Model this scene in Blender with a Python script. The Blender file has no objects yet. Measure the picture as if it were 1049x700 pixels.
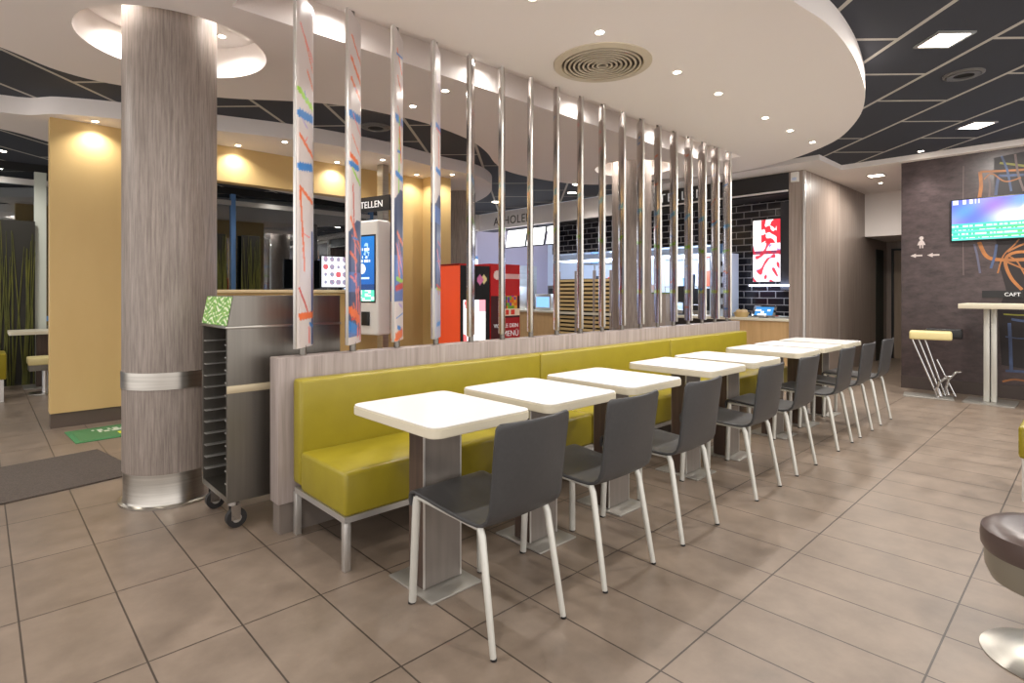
import bpy, bmesh, math, random
from mathutils import Vector, Matrix
random.seed(7)
PI = math.pi
COL = bpy.context.scene.collection
SC = bpy.context.scene

# ------------------------------------------------------------ materials
def lin(c):
    return tuple((v / 12.92 if v <= .04045 else ((v + .055) / 1.055) ** 2.4) for v in [x / 255 for x in c]) + (1,)
MATS = {}
def mat(name, rgb, rough=.5, metal=0., rgb2=None, nscale=(8, 8, 8), bump=0., emit=0., coat=0., spec=.5, detail=4, nrough=.55, lo=.3, hi=.7):
    if name in MATS: return MATS[name]
    m = bpy.data.materials.new(name); m.use_nodes = True; MATS[name] = m
    nt = m.node_tree; b = nt.nodes['Principled BSDF']
    b.inputs['Base Color'].default_value = lin(rgb)
    b.inputs['Roughness'].default_value = rough
    b.inputs['Metallic'].default_value = metal
    b.inputs['Specular IOR Level'].default_value = spec
    if coat: b.inputs['Coat Weight'].default_value = coat; b.inputs['Coat Roughness'].default_value = .12
    if rgb2 or bump:
        tc = nt.nodes.new('ShaderNodeTexCoord'); mp = nt.nodes.new('ShaderNodeMapping')
        mp.inputs['Scale'].default_value = nscale
        nt.links.new(tc.outputs['Object'], mp.inputs['Vector'])
        n = nt.nodes.new('ShaderNodeTexNoise'); n.inputs['Scale'].default_value = 1.; n.inputs['Detail'].default_value = detail
        n.inputs['Roughness'].default_value = nrough
        nt.links.new(mp.outputs[0], n.inputs['Vector'])
        if rgb2:
            r = nt.nodes.new('ShaderNodeValToRGB')
            r.color_ramp.elements[0].position = lo; r.color_ramp.elements[1].position = hi
            r.color_ramp.elements[0].color = lin(rgb); r.color_ramp.elements[1].color = lin(rgb2)
            nt.links.new(n.outputs[0], r.inputs[0]); nt.links.new(r.outputs[0], b.inputs['Base Color'])
        if bump:
            bp = nt.nodes.new('ShaderNodeBump'); bp.inputs['Strength'].default_value = bump; bp.inputs['Distance'].default_value = .01
            nt.links.new(n.outputs[0], bp.inputs['Height']); nt.links.new(bp.outputs[0], b.inputs['Normal'])
    if emit:
        b.inputs['Emission Color'].default_value = lin(rgb); b.inputs['Emission Strength'].default_value = emit
    return m

def attr_mat(name, rough=.4, emit=0., metal=0.):
    m = bpy.data.materials.new(name); m.use_nodes = True; nt = m.node_tree; b = nt.nodes['Principled BSDF']
    a = nt.nodes.new('ShaderNodeAttribute'); a.attribute_name = 'art'
    b.inputs['Roughness'].default_value = rough; b.inputs['Metallic'].default_value = metal
    if emit:
        b.inputs['Base Color'].default_value = (.01, .01, .01, 1)
        nt.links.new(a.outputs['Color'], b.inputs['Emission Color']); b.inputs['Emission Strength'].default_value = emit
    else:
        nt.links.new(a.outputs['Color'], b.inputs['Base Color'])
    return m

def brick_mat(name, c1, c2, mortar, bw, rh, ms, off, rot=0., loc=(0, 0, 0), axes='xy', rough=.4, bump=.3, mott=None, coat=0., msmooth=.1):
    m = bpy.data.materials.new(name); m.use_nodes = True; nt = m.node_tree; b = nt.nodes['Principled BSDF']
    g = nt.nodes.new('ShaderNodeNewGeometry')
    sep = nt.nodes.new('ShaderNodeSeparateXYZ'); cmb = nt.nodes.new('ShaderNodeCombineXYZ')
    mp0 = nt.nodes.new('ShaderNodeMapping'); mp0.inputs['Rotation'].default_value = (0, 0, rot); mp0.inputs['Location'].default_value = loc
    nt.links.new(g.outputs['Position'], sep.inputs[0])
    nt.links.new(sep.outputs['XYZ'.index(axes[0].upper())], cmb.inputs[0]); nt.links.new(sep.outputs['XYZ'.index(axes[1].upper())], cmb.inputs[1])
    nt.links.new(cmb.outputs[0], mp0.inputs['Vector'])
    br = nt.nodes.new('ShaderNodeTexBrick'); br.offset = off; br.offset_frequency = 2; br.squash = 1.
    nt.links.new(mp0.outputs[0], br.inputs['Vector'])
    for k, v in (('Scale', 1.), ('Mortar Size', ms), ('Mortar Smooth', msmooth), ('Brick Width', bw), ('Row Height', rh), ('Bias', 0.)):
        br.inputs[k].default_value = v
    br.inputs['Color1'].default_value = lin(c1); br.inputs['Color2'].default_value = lin(c2); br.inputs['Mortar'].default_value = lin(mortar)
    out = br.outputs['Color']
    b.inputs['Roughness'].default_value = rough
    if coat: b.inputs['Coat Weight'].default_value = coat
    if mott:
        n = nt.nodes.new('ShaderNodeTexNoise'); n.inputs['Scale'].default_value = mott[0]; n.inputs['Detail'].default_value = 5; n.inputs['Roughness'].default_value = .6
        nt.links.new(g.outputs['Position'], n.inputs['Vector'])
        r = nt.nodes.new('ShaderNodeValToRGB'); r.color_ramp.elements[0].position = .3; r.color_ramp.elements[1].position = .72
        r.color_ramp.elements[0].color = lin(mott[1]); r.color_ramp.elements[1].color = lin(mott[2])
        nt.links.new(n.outputs[0], r.inputs[0])
        mx = nt.nodes.new('ShaderNodeMix'); mx.data_type = 'RGBA'; mx.blend_type = 'MULTIPLY'; mx.inputs[0].default_value = 1.
        nt.links.new(out, mx.inputs[6]); nt.links.new(r.outputs[0], mx.inputs[7]); out = mx.outputs[2]
        mr = nt.nodes.new('ShaderNodeMapRange'); mr.inputs[3].default_value = rough - .08; mr.inputs[4].default_value = rough + .12
        nt.links.new(n.outputs[0], mr.inputs[0]); nt.links.new(mr.outputs[0], b.inputs['Roughness'])
    nt.links.new(out, b.inputs['Base Color'])
    bp = nt.nodes.new('ShaderNodeBump'); bp.invert = True; bp.inputs['Strength'].default_value = bump; bp.inputs['Distance'].default_value = .004
    nt.links.new(br.outputs['Fac'], bp.inputs['Height']); nt.links.new(bp.outputs[0], b.inputs['Normal'])
    return m

T = .62166
M = {}
M['floor'] = brick_mat('floor_tile', (142, 128, 115), (137, 123, 110), (74, 64, 57), T / 2, T, .0035, 0., loc=(-.178 * T, -2.648 * T, 0), rough=.36, bump=.5,
                       mott=(5.5, (214, 211, 208), (255, 252, 249)))
M['ceil'] = brick_mat('ceiling_grid', (60, 63, 72), (56, 59, 68), (190, 186, 178), 1.30, .648, .017, .5, rot=-PI / 4, loc=(-4.67 + 0, 2.625, 0), rough=.8, bump=.15, msmooth=.0)
M['btile'] = brick_mat('black_tile', (28, 28, 34), (36, 35, 42), (158, 156, 160), .25, .107, .007, .5, axes='yz', rough=.12, bump=.6, msmooth=.05)
M['cream'] = mat('soffit_paint', (240, 233, 228), .75)
M['white'] = mat('white_paint', (232, 228, 222), .6)
M['yellow'] = mat('ochre_paint', (209, 179, 121), .5, rgb2=(203, 172, 114), nscale=(3, 3, 1))
M['skirt'] = mat('skirting_brown', (92, 80, 70), .5)
M['wood'] = mat('grey_oak', (106, 95, 87), .42, rgb2=(160, 148, 139), nscale=(85, 85, 4.), bump=.05, detail=8, nrough=.7, lo=.3, hi=.7)
M['woodh'] = mat('grey_oak_light', (134, 122, 116), .45, rgb2=(166, 154, 148), nscale=(45, 45, 2), bump=.05, detail=6)
M['wood2'] = mat('grey_oak_warm', (136, 121, 111), .36, rgb2=(168, 153, 142), nscale=(30, 30, 1.1), detail=6)
M['darkw'] = mat('dark_slate_wood', (52, 43, 44), .34, rgb2=(86, 73, 73), nscale=(4, 7, 16), bump=.1, detail=8, nrough=.7)
M['steel'] = mat('brushed_steel', (172, 168, 160), .28, 1., rgb2=(196, 192, 184), nscale=(2, 2, 90), detail=3)
M['steelv'] = mat('satin_steel', (128, 124, 117), .38, 1., rgb2=(136, 132, 125), nscale=(40, 40, 1.5), detail=2)
M['chrome'] = mat('chrome', (205, 205, 205), .12, 1.)
M['alu'] = mat('aluminium', (214, 212, 208), .32, .8)
M['leg'] = mat('pale_metal_leg', (205, 204, 196), .35, .35)
M['shell'] = mat('charcoal_shell', (56, 56, 57), .42, rgb2=(61, 61, 62), nscale=(60, 60, 60))
M['ttop'] = mat('white_laminate', (240, 238, 236), .22)
M['tedge'] = mat('cream_edge', (214, 206, 184), .4)
M['tcol'] = mat('table_column_grey', (128, 121, 114), .32, rgb2=(138, 130, 123), nscale=(30, 30, 2), metal=.35)
M['tcolw'] = mat('table_column_brown', (62, 48, 41), .4, rgb2=(84, 66, 56), nscale=(40, 40, 2))
M['vinyl'] = mat('olive_vinyl', (152, 138, 34), .36, rgb2=(144, 130, 30), nscale=(9, 9, 9), bump=.12)
M['vinyly'] = mat('pale_yellow_vinyl', (226, 210, 150), .4)
M['vinylb'] = mat('brown_vinyl', (84, 70, 66), .32, bump=.1, nscale=(14, 14, 14))
M['black'] = mat('black_plastic', (26, 26, 28), .4)
M['rubber'] = mat('rubber', (40, 38, 38), .6)
M['dark'] = mat('dark_void', (22, 22, 22), .7)
M['blue'] = mat('blue_frame', (96, 138, 190), .4)
M['red'] = mat('red_panel', (196, 30, 34), .35)
M['orange'] = mat('orange_panel', (250, 88, 44), .35)
M['tan'] = mat('tan_wood', (196, 158, 108), .45, rgb2=(210, 174, 124), nscale=(20, 20, 2))
M['slat'] = mat('slat_wood', (204, 176, 122), .45)
M['lilac'] = mat('lilac_panel', (186, 176, 188), .45, rgb2=(198, 186, 196), nscale=(26, 26, 1))
M['kwhite'] = mat('kitchen_white', (196, 210, 230), .3)
M['lampw'] = mat('lamp_warm', (255, 244, 226), .4, emit=14)
M['panelw'] = mat('lamp_panel', (255, 240, 222), .4, emit=7)
M['lampc'] = mat('lamp_cool', (214, 228, 255), .4, emit=5)
M['mboard'] = mat('menu_glow', (250, 252, 255), .3, emit=1.6)
M['matd'] = mat('mat_brown', (72, 64, 58), .95, rgb2=(98, 88, 80), nscale=(120, 120, 120), bump=.5)
M['matg'] = mat('mat_green', (62, 120, 74), .9, rgb2=(80, 140, 90), nscale=(60, 60, 60))
M['letw'] = mat('letter_white', (225, 225, 225), .4, emit=.12)
M['letd'] = mat('letter_dark', (70, 62, 54), .5)
M['art'] = attr_mat('printed_art', .3, 0., .15)
M['artm'] = attr_mat('printed_metal', .2, 0., .92)
M['plate'] = mat('base_plate_metal', (178, 175, 168), .42, .65)
M['artf'] = attr_mat('printed_matt', .5)
M['scr'] = attr_mat('screen_image', .2, .85)

def glass_mat():
    m = bpy.data.materials.new('window_glass'); m.use_nodes = True; nt = m.node_tree
    for n in list(nt.nodes):
        if n.type != 'OUTPUT_MATERIAL': nt.nodes.remove(n)
    o = nt.nodes['Material Output']
    t = nt.nodes.new('ShaderNodeBsdfTransparent'); t.inputs[0].default_value = (.75, .8, .8, 1)
    g = nt.nodes.new('ShaderNodeBsdfGlossy'); g.inputs['Roughness'].default_value = .01; g.inputs[0].default_value = (.9, .95, 1, 1)
    f = nt.nodes.new('ShaderNodeLayerWeight'); f.inputs[0].default_value = .35
    mr = nt.nodes.new('ShaderNodeMapRange'); mr.inputs[3].default_value = .22; mr.inputs[4].default_value = .8
    x = nt.nodes.new('ShaderNodeMixShader')
    nt.links.new(f.outputs['Fresnel'], mr.inputs[0]); nt.links.new(mr.outputs[0], x.inputs[0])
    nt.links.new(t.outputs[0], x.inputs[1]); nt.links.new(g.outputs[0], x.inputs[2]); nt.links.new(x.outputs[0], o.inputs[0])
    return m
M['glass'] = glass_mat()

# ------------------------------------------------------------ mesh builder
class MB:
    def __init__(s): s.bm = bmesh.new(); s.sm = []
    def _add(s, tmp, smooth=False):
        me = bpy.data.meshes.new('t'); 
        for f in tmp.faces: f.smooth = smooth
        tmp.to_mesh(me); tmp.free(); s.bm.from_mesh(me); bpy.data.meshes.remove(me); return s
    def box(s, x0, x1, y0, y1, z0, z1, bev=0., seg=2, mtx=None):
        t = bmesh.new(); bmesh.ops.create_cube(t, size=1.)
        for v in t.verts:
            v.co = Vector(((x0 + x1) / 2 + v.co.x * (x1 - x0), (y0 + y1) / 2 + v.co.y * (y1 - y0), (z0 + z1) / 2 + v.co.z * (z1 - z0)))
        if bev: bmesh.ops.bevel(t, geom=list(t.edges), offset=bev, segments=seg, affect='EDGES', profile=.5)
        if mtx: bmesh.ops.transform(t, matrix=mtx, verts=t.verts)
        return s._add(t, bool(bev))
    def cyl(s, x, y, z0, z1, r, r2=None, n=32, caps=True, mtx=None):
        t = bmesh.new(); bmesh.ops.create_cone(t, cap_ends=caps, segments=n, radius1=r, radius2=r if r2 is None else r2, depth=z1 - z0)
        bmesh.ops.translate(t, verts=t.verts, vec=(x, y, (z0 + z1) / 2))
        if mtx: bmesh.ops.transform(t, matrix=mtx, verts=t.verts)
        return s._add(t, True)
    def lathe(s, prof, x=0, y=0, n=40, mtx=None):
        t = bmesh.new(); rings = []
        for r, z in prof:
            rings.append([t.verts.new((x + r * math.cos(2 * PI * k / n), y + r * math.sin(2 * PI * k / n), z)) for k in range(n)] if r > 1e-6 else [t.verts.new((x, y, z))])
        for a, b in zip(rings, rings[1:]):
            for k in range(n):
                q = [a[k % len(a)], a[(k + 1) % len(a)], b[(k + 1) % len(b)], b[k % len(b)]]
                q2 = []
                for v in q:
                    if v not in q2: q2.append(v)
                if len(q2) > 2: t.faces.new(q2)
        bmesh.ops.recalc_face_normals(t, faces=t.faces)
        if mtx: bmesh.ops.transform(t, matrix=mtx, verts=t.verts)
        return s._add(t, True)
    def prism(s, pts, z0, z1, bev=0., mtx=None, smooth=False):
        t = bmesh.new(); vs = [t.verts.new((p[0], p[1], z0)) for p in pts]; f = t.faces.new(vs)
        r = bmesh.ops.extrude_face_region(t, geom=[f]); bmesh.ops.translate(t, verts=[v for v in r['geom'] if isinstance(v, bmesh.types.BMVert)], vec=(0, 0, z1 - z0))
        bmesh.ops.recalc_face_normals(t, faces=t.faces)
        if bev:
            es = [e for e in t.edges if abs(e.verts[0].co.z - e.verts[1].co.z) < 1e-6]
            bmesh.ops.bevel(t, geom=es, offset=bev, segments=2, affect='EDGES')
        if mtx: bmesh.ops.transform(t, matrix=mtx, verts=t.verts)
        return s._add(t, smooth)
    def tube(s, pts, rad, n=12, sx=1.):
        pts = [Vector(p) for p in pts]
        if not hasattr(rad, '__len__'): rad = [rad] * len(pts)
        t = bmesh.new(); rings = []
        for i, p in enumerate(pts):
            d = (pts[min(i + 1, len(pts) - 1)] - pts[max(i - 1, 0)]).normalized()
            a = Vector((1, 0, 0)) if abs(d.x) < .9 else Vector((0, 1, 0))
            u = (a - d * a.dot(d)).normalized(); w = d.cross(u)
            rings.append([t.verts.new(p + (u * math.cos(2 * PI * k / n) * sx + w * math.sin(2 * PI * k / n)) * rad[i]) for k in range(n)])
        for a, b in zip(rings, rings[1:]):
            for k in range(n): t.faces.new((a[k], a[(k + 1) % n], b[(k + 1) % n], b[k]))
        t.faces.new(rings[0][::-1]); t.faces.new(rings[-1])
        bmesh.ops.recalc_face_normals(t, faces=t.faces)
        return s._add(t, True)
    def build(s, name, m, parent=None, loc=(0, 0, 0), angle=True):
        me = bpy.data.meshes.new(name); s.bm.to_mesh(me); s.bm.free()
        me.materials.append(m)
        if angle:
            try: me.set_sharp_from_angle(angle=math.radians(35))
            except Exception: pass
        o = bpy.data.objects.new(name, me); COL.objects.link(o); o.location = loc
        if parent is not None: o.parent = parent
        return o
def box(*a, **k): return MB().box(*a, **k)
def tag(o, label=None, cat=None, group=None, kind=None):
    if label: o['label'] = label
    if cat: o['category'] = cat
    if group: o['group'] = group
    if kind: o['kind'] = kind
    return o
def thing(name, label, cat, loc=(0, 0, 0), rz=0., group=None):
    o = bpy.data.objects.new(name, None); COL.objects.link(o); o.location = loc; o.rotation_euler = (0, 0, rz); o.empty_display_size = .1
    return tag(o, label, cat, group)
def struct(name, mb, m): return tag(mb.build(name, m), kind='structure')
CH = {}
def kids(o): return [c for c in COL.objects if c.parent == o]
def copy_tree(o, parent=None):
    c = o.copy(); COL.objects.link(c)
    if parent is not None: c.parent = parent
    for k in kids(o): copy_tree(k, c)
    return c
def text_mesh(s, size, m, name, parent=None, mtx=None, ext=.003, align='LEFT', spacing=1.):
    cu = bpy.data.curves.new('t', 'FONT'); cu.body = s; cu.size = size; cu.extrude = ext; cu.align_x = align; cu.space_character = spacing
    o = bpy.data.objects.new('t', cu); COL.objects.link(o)
    bpy.context.view_layer.update()
    me = bpy.data.meshes.new_from_object(o.evaluated_get(bpy.context.evaluated_depsgraph_get()))
    bpy.data.objects.remove(o); bpy.data.curves.remove(cu)
    me.name = name; me.materials.clear(); me.materials.append(m)
    if mtx is not None: me.transform(mtx)
    r = bpy.data.objects.new(name, me); COL.objects.link(r)
    if parent is not None: r.parent = parent
    return r
def facing_mx(x, y, z):      # text in a plane facing -X, reading towards -Y
    return Matrix(((0, 0, -1, x), (-1, 0, 0, y), (0, 1, 0, z), (0, 0, 0, 1)))
def facing_my(x, y, z):      # text in a plane facing -Y, reading towards +X
    return Matrix(((1, 0, 0, x), (0, 0, -1, y), (0, 1, 0, z), (0, 0, 0, 1)))
def picture(name, w, h, nx, ny, fn, m, parent, mtx):
    me = bpy.data.meshes.new(name); vs = []; fs = []
    for j in range(ny + 1):
        for i in range(nx + 1): vs.append(mtx @ Vector((w * i / nx, h * j / ny, 0)))
    for j in range(ny):
        for i in range(nx):
            a = j * (nx + 1) + i; fs.append((a, a + 1, a + nx + 2, a + nx + 1))
    me.from_pydata(vs, [], fs); ca = me.color_attributes.new('art', 'FLOAT_COLOR', 'CORNER'); k = 0
    for j in range(ny):
        for i in range(nx):
            c = lin(fn((i + .5) / nx, (j + .5) / ny))
            for q in range(4): ca.data[k].color = c; k += 1
    me.materials.append(m); o = bpy.data.objects.new(name, me); COL.objects.link(o)
    if parent is not None: o.parent = parent
    return o
def hsh(*a):
    v = math.sin(sum((i * 37.7 + 12.9) * x for i, x in enumerate(a, 1)) * 1.37) * 43758.5453
    return v - math.floor(v)
def catmull(P, n=8):
    out = []; N = len(P)
    for i in range(N):
        p0, p1, p2, p3 = [Vector(P[(i + k) % N]) for k in (-1, 0, 1, 2)]
        for j in range(n):
            t = j / n
            out.append(.5 * ((2 * p1) + (-p0 + p2) * t + (2 * p0 - 5 * p1 + 4 * p2 - p3) * t * t + (-p0 + 3 * p1 - 3 * p2 + p3) * t ** 3))
    return [(v.x, v.y) for v in out]
def circle(x, y, r, n=48): return [(x + r * math.cos(2 * PI * k / n), y + r * math.sin(2 * PI * k / n)) for k in range(n)]
def plate(outer, holes, z):
    t = bmesh.new()
    es = []
    for loop in [outer] + holes:
        vs = [t.verts.new((p[0], p[1], z)) for p in loop]
        es += [t.edges.new((vs[i], vs[(i + 1) % len(vs)])) for i in range(len(vs))]
    bmesh.ops.triangle_fill(t, use_beauty=True, use_dissolve=False, edges=es)
    return t
def wallring(mb, loop, z0, z1):
    t = bmesh.new(); a = [t.verts.new((p[0], p[1], z0)) for p in loop]; b = [t.verts.new((p[0], p[1], z1)) for p in loop]; n = len(loop)
    for k in range(n): t.faces.new((a[k], a[(k + 1) % n], b[(k + 1) % n], b[k]))
    mb._add(t, True)
def soffit(name, outer, holes, z0, z1, ztops):
    mb = MB(); mb._add(plate(outer, holes, z0)); wallring(mb, outer, z0, z1)
    for h, zt in zip(holes, ztops):
        wallring(mb, h, z0, zt); mb._add(plate(h, [], zt))
    return struct(name, mb, M['cream'])

# ------------------------------------------------------------ camera
cam = bpy.data.cameras.new('camera'); co = bpy.data.objects.new('camera', cam); COL.objects.link(co); SC.camera = co
YAW = .8107; H = 1.28
co.location = (0, 0, H); co.rotation_euler = (PI / 2, 0, YAW - PI / 2)
cam.sensor_width = 36; cam.lens = 574. / 1049 * 36; cam.shift_y = -51.3 / 1049; cam.clip_start = .05

# ------------------------------------------------------------ room shell
XL, YB = -4., -3.5
HC, HS = 3.06, 2.90
YG = 10.3            # glazed front
struct('floor', box(XL, 13.2, YB, YG + .1, -.05, 0), M['floor'])
ring1 = circle(.945, 4.215, .545); ring2 = circle(6.25, 4.25, .50)
trough = [(1.04, 2.975), (6.62, 2.975), (6.62, 3.40), (1.04, 3.40)]
mb = MB(); mb._add(plate([(XL, YB), (8.8, YB), (8.8, 2.9), (8.4, 2.9), (8.4, YG), (XL, YG)], [ring1, ring2, trough], HC))
struct('ceiling', mb, M['ceil'])
S1 = [(3.27, 1.186), (3.747, 1.143), (4.294, 1.17), (4.854, 1.25), (5.36, 1.36), (5.92, 1.55), (6.534, 1.873), (6.892, 2.194), (7.2, 2.61), (7.366, 3.044), (7.42, 3.5), (7.256, 4.1),
      (7.06, 4.6), (6.95, 5.07), (6.60, 5.42), (6.15, 5.55), (5.696, 5.58), (5.178, 5.52), (4.727, 5.28), (4.28, 4.93), (3.804, 4.66), (3.186, 4.49), (2.737, 4.49), (2.285, 4.56), (1.927, 4.75),
      (1.444, 5.08), (.811, 5.31), (.422, 5.27), (.099, 5.03), (-.5, 4.7), (-1.1, 4.0), (-1.2, 3.1), (-.6, 2.2), (.3, 1.7), (1.4, 1.42), (2.4, 1.26)]
soffit('trim_1', catmull(S1, 6), [ring1, ring2, trough], HS, HC - .001, [3.125, 3.125, 3.10])
S2 = [(.135, 6.85), (.524, 6.56), (.972, 6.35), (1.73, 6.13), (2.406, 5.93), (2.95, 5.86), (3.56, 5.85), (4.39, 5.98), (5.09, 6.05), (5.75, 6.5), (6.35, 7.4), (6.67, 8.55), (6.2, 9.4), (5.2, 9.6), (3.5, 9.2),
      (2., 8.7), (.9, 8.15), (.53, 7.845), (.149, 7.56), (-.8, 7.3), (-1.6, 7.4), (-2.4, 7.2), (-2.3, 6.7), (-1.2, 6.75)]
soffit('trim_2', catmull(S2, 6), [], HS, HC - .001, [])
# cream border ceiling around the grid
struct('trim_3', MB().box(7.9, 8.45, 2.52, 5.3, 2.99, HC - .002).box(8.8, 13.2, YB, 2.52, 2.99, 3.08).box(8.45, 13.2, 2.52, 2.95, 2.99, 3.08), M['cream'])
struct('trim_5', MB().box(8.45, 13.2, 2.95, YG, HC, 3.1), M['kwhite'])
# added dark enclosure outside the glazing, keeps world light out of the windows
struct('wall_light_blocker', MB().box(XL - 4, 8.48, 15.0, 15.2, -.05, 4).box(XL - 4, 8.48, YG + .1, 15, 3.1, 3.2).box(8.48, 8.58, YG + .1, 15.2, -.05, 4).box(XL - 4, XL - 3.9, YG + .1, 15.2, -.05, 4), mat('blocker_dark', (30, 32, 34), .7, rgb2=(52, 52, 50), nscale=(.7, .7, .9)))
struct('floor_street', box(XL - 4, 8.48, YG + .1, 15.2, -.06, -.01), mat('night_paving', (44, 44, 46), .5, rgb2=(60, 58, 56), nscale=(3, 3, 3)))
# dark wall with the television
struct('wall_right', box(8.92, 13.2, YB, 1.84, 0, 2.99), M['darkw'])
struct('baseboard_right', box(8.9, 8.92, YB, 1.84, 0, .16), mat('skirt_dark', (70, 60, 56), .5))
# corridor
struct('wall_corridor', MB().box(12.75, 12.85, 1.84, 2.95, 0, 2.99), M['wood2'])
struct('door_1', MB().box(12.72, 12.75, 1.9, 2.76, 0, 2.06), mat('door_wood', (150, 132, 112), .4, rgb2=(164, 146, 126), nscale=(30, 30, 2)))
struct('trim_6', MB().box(12.69, 12.72, 2.74, 2.78, 0, 2.09).box(12.69, 12.72, 1.86, 2.78, 2.06, 2.1), M['black'])
struct('door_2', box(12.0, 12.5, 2.862, 2.869, 0, 2.06), mat('doorway_dark_green', (20, 34, 30), .5))  # flat dark sheet paints the darkness of the open doorway
struct('trim_7', box(11.3, 12.75, 1.84, 2.87, 2.24, 2.99), M['cream'])
struct('wall_block', MB().box(8.394, 13.2, 2.87, 3.08, 0, 2.99), M['wood2'])
struct('trim_8', MB().box(8.382, 8.41, 2.858, 2.885, 0, 2.985).box(8.62, 8.626, 2.866, 2.872, 0, 2.985).box(9.9, 9.905, 2.866, 2.872, 0, 2.985), M['alu'])
# ochre wall with the opening
yw = 6.72
struct('wall_ochre', MB().box(.474, 1.45, yw, yw + .16, .14, 2.9).box(1.45, 4.16, yw, yw + .16, 2.506, 2.9).box(1.45, 4.16, yw, yw + .16, .14, 1.26)
       .box(4.16, 4.617, yw, yw + .16, .14, 2.9).box(4.617, 4.9, 6.43, yw + .16, .14, 2.9), M['yellow'])
struct('baseboard_ochre', MB().box(.48, 4.62, yw + .015, yw + .15, 0, .14).box(4.63, 4.89, 6.445, yw + .15, 0, .14), M['skirt'])
struct('trim_9', box(1.4, 4.2, yw - .04, yw + .2, 1.262, 1.30, bev=.004), mat('sill_cream', (228, 205, 160), .4))
# shop front glazing
n = 0
for x0, x1 in ((-4, -2.2), (-2.2, -.8), (-.8, .62), (.62, 1.9), (1.9, 3.16), (3.16, 4.5), (4.5, 5.8), (5.8, 7.2)):
    n += 1
    w = thing('window_%d' % n, None, None, ((x0 + x1) / 2, YG, 0)); w['kind'] = 'structure'
    hw = (x1 - x0) / 2
    box(-hw, hw, -.006, .006, .1, 2.95).build('glass_pane', M['glass'], w)
    fr = M['white'] if n == 3 else M['blue']
    box(hw - (.065 if n == 3 else .035), hw + (.065 if n == 3 else .035), -.05, .05, 0, 2.95).build('mullion', mat('mullion_white', (206, 212, 200), .5) if n == 3 else M['blue'], w)
    MB().box(-hw, hw - .035, -.04, .04, .86, .93).box(-hw, hw - .035, -.04, .04, 0, .1).build('transom', M['blue'], w)
    box(-hw, hw - .035, -.04, .04, 2.76, 2.84).build('head_rail', M['alu'], w)
struct('wall_front', MB().box(XL, 7.7, YG - .02, YG + .08, 2.95, 3.08), M['dark'])
# kitchen side walls: lilac back wall and bulkhead with tiles
struct('wall_kitchen', MB().box(6.2, 8.39, 10.0, 10.1, 0, 2.68), M['lilac'])
struct('trim_10', MB().box(6.2, 8.39, 9.92, 10.1, 2.68, 3.055), M['cream'])
struct('trim_11', MB().box(8.39, 8.47, 5.3, 10.1, 2.68, 3.055), M['cream'])
struct('trim_12', MB().box(8.39, 8.47, 3.082, 5.3, 2.73, 2.985).box(8.47, 9.0, 3.082, 10.1, 2.70, 2.73), mat('fascia_black', (44, 42, 42), .4))
struct('wall_tiles', MB().box(9.0, 9.12, 3.082, 8.2, 2.08, 2.73).box(9.0, 9.12, 3.082, 4.35, .9, 2.08), M['btile'])
struct('wall_rear', MB().box(12.2, 12.3, 3.08, 11.4, 0, 3.06), M['kwhite'])
struct('wall_far', box(8.47, 12.2, 11.3, 11.4, 0, 3.06), mat('kitchen_lilac', (158, 152, 170), .5))
t = thing('refrigerator', 'tall steel refrigerator at the far left of the kitchen', 'refrigerator', (10.0, 10.3, 0))
box(0, .7, 0, .8, .1, 1.95, bev=.01).build('body', M['steel'], t); box(-.02, -.001, .01, .79, .12, 1.05).build('door', M['steel'], t); box(-.02, -.001, .01, .79, 1.07, 1.93).build('door', M['steel'], t)
for z in (.6, 1.25): MB().tube([(-.05, .08, z), (-.05, .08, z + .35)], .012).tube([(-.05, .08, z + .02), (-.02, .08, z + .02)], .008).tube([(-.05, .08, z + .33), (-.02, .08, z + .33)], .008).build('handle', M['chrome'], t)
for a in (.05, .6):
    for b in (.05, .7): box(a, a + .05, b, b + .05, 0, .1).build('foot', M['black'], t)
t = thing('wall_sensor', 'small white sensor box high on the grey oak pilaster', 'sensor', (8.392, 2.99, 2.83))
box(-.05, 0, -.05, .05, 0, .14, bev=.006).build('casing', M['white'], t); box(-.056, -.05, -.03, .03, .02, .06).build('lens', M['kwhite'], t)
for i, (yy, hh, ww) in enumerate(((7.9, .34, .45), (8.9, .5, .4))):
    t = thing('steam_cabinet', 'pale blue lit steam cabinet on the collection counter, %s one' % ('right', 'left')[i], 'appliance', (8.62, yy, .886))
    box(0, .3, 0, ww, 0, hh, bev=.01).build('body', M['alu'], t); box(-.006, 0, .04, ww - .04, .06, hh - .06).build('lit_window', mat('blue_glow', (120, 170, 235), .3, emit=.7), t)

# white sill line under black fascia
struct('trim_13', box(8.36, 8.39, 3.09, 5.3, 2.712, 2.735), M['white'])

# ------------------------------------------------------------ fascia lettering
t = thing('fascia_lettering', 'white BESTELLEN & ABHOLEN lettering on the black band over the counter', 'lettering', (8.388, 6.05, 2.775))
text_mesh('BESTELLEN &', .20, M['letw'], 'lettering_text', t, facing_mx(0, 0, 0), spacing=1.3)
t.location = (8.3875, 5.58, 2.79)
t = thing('fascia_lettering', 'dark ABHOLEN lettering on the cream band at the collection counter', 'lettering', (8.3875, 9.42, 2.76))
text_mesh('ABHOLEN', .25, M['letd'], 'lettering_text', t, facing_mx(0, 0, 0), spacing=1.1)

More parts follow.
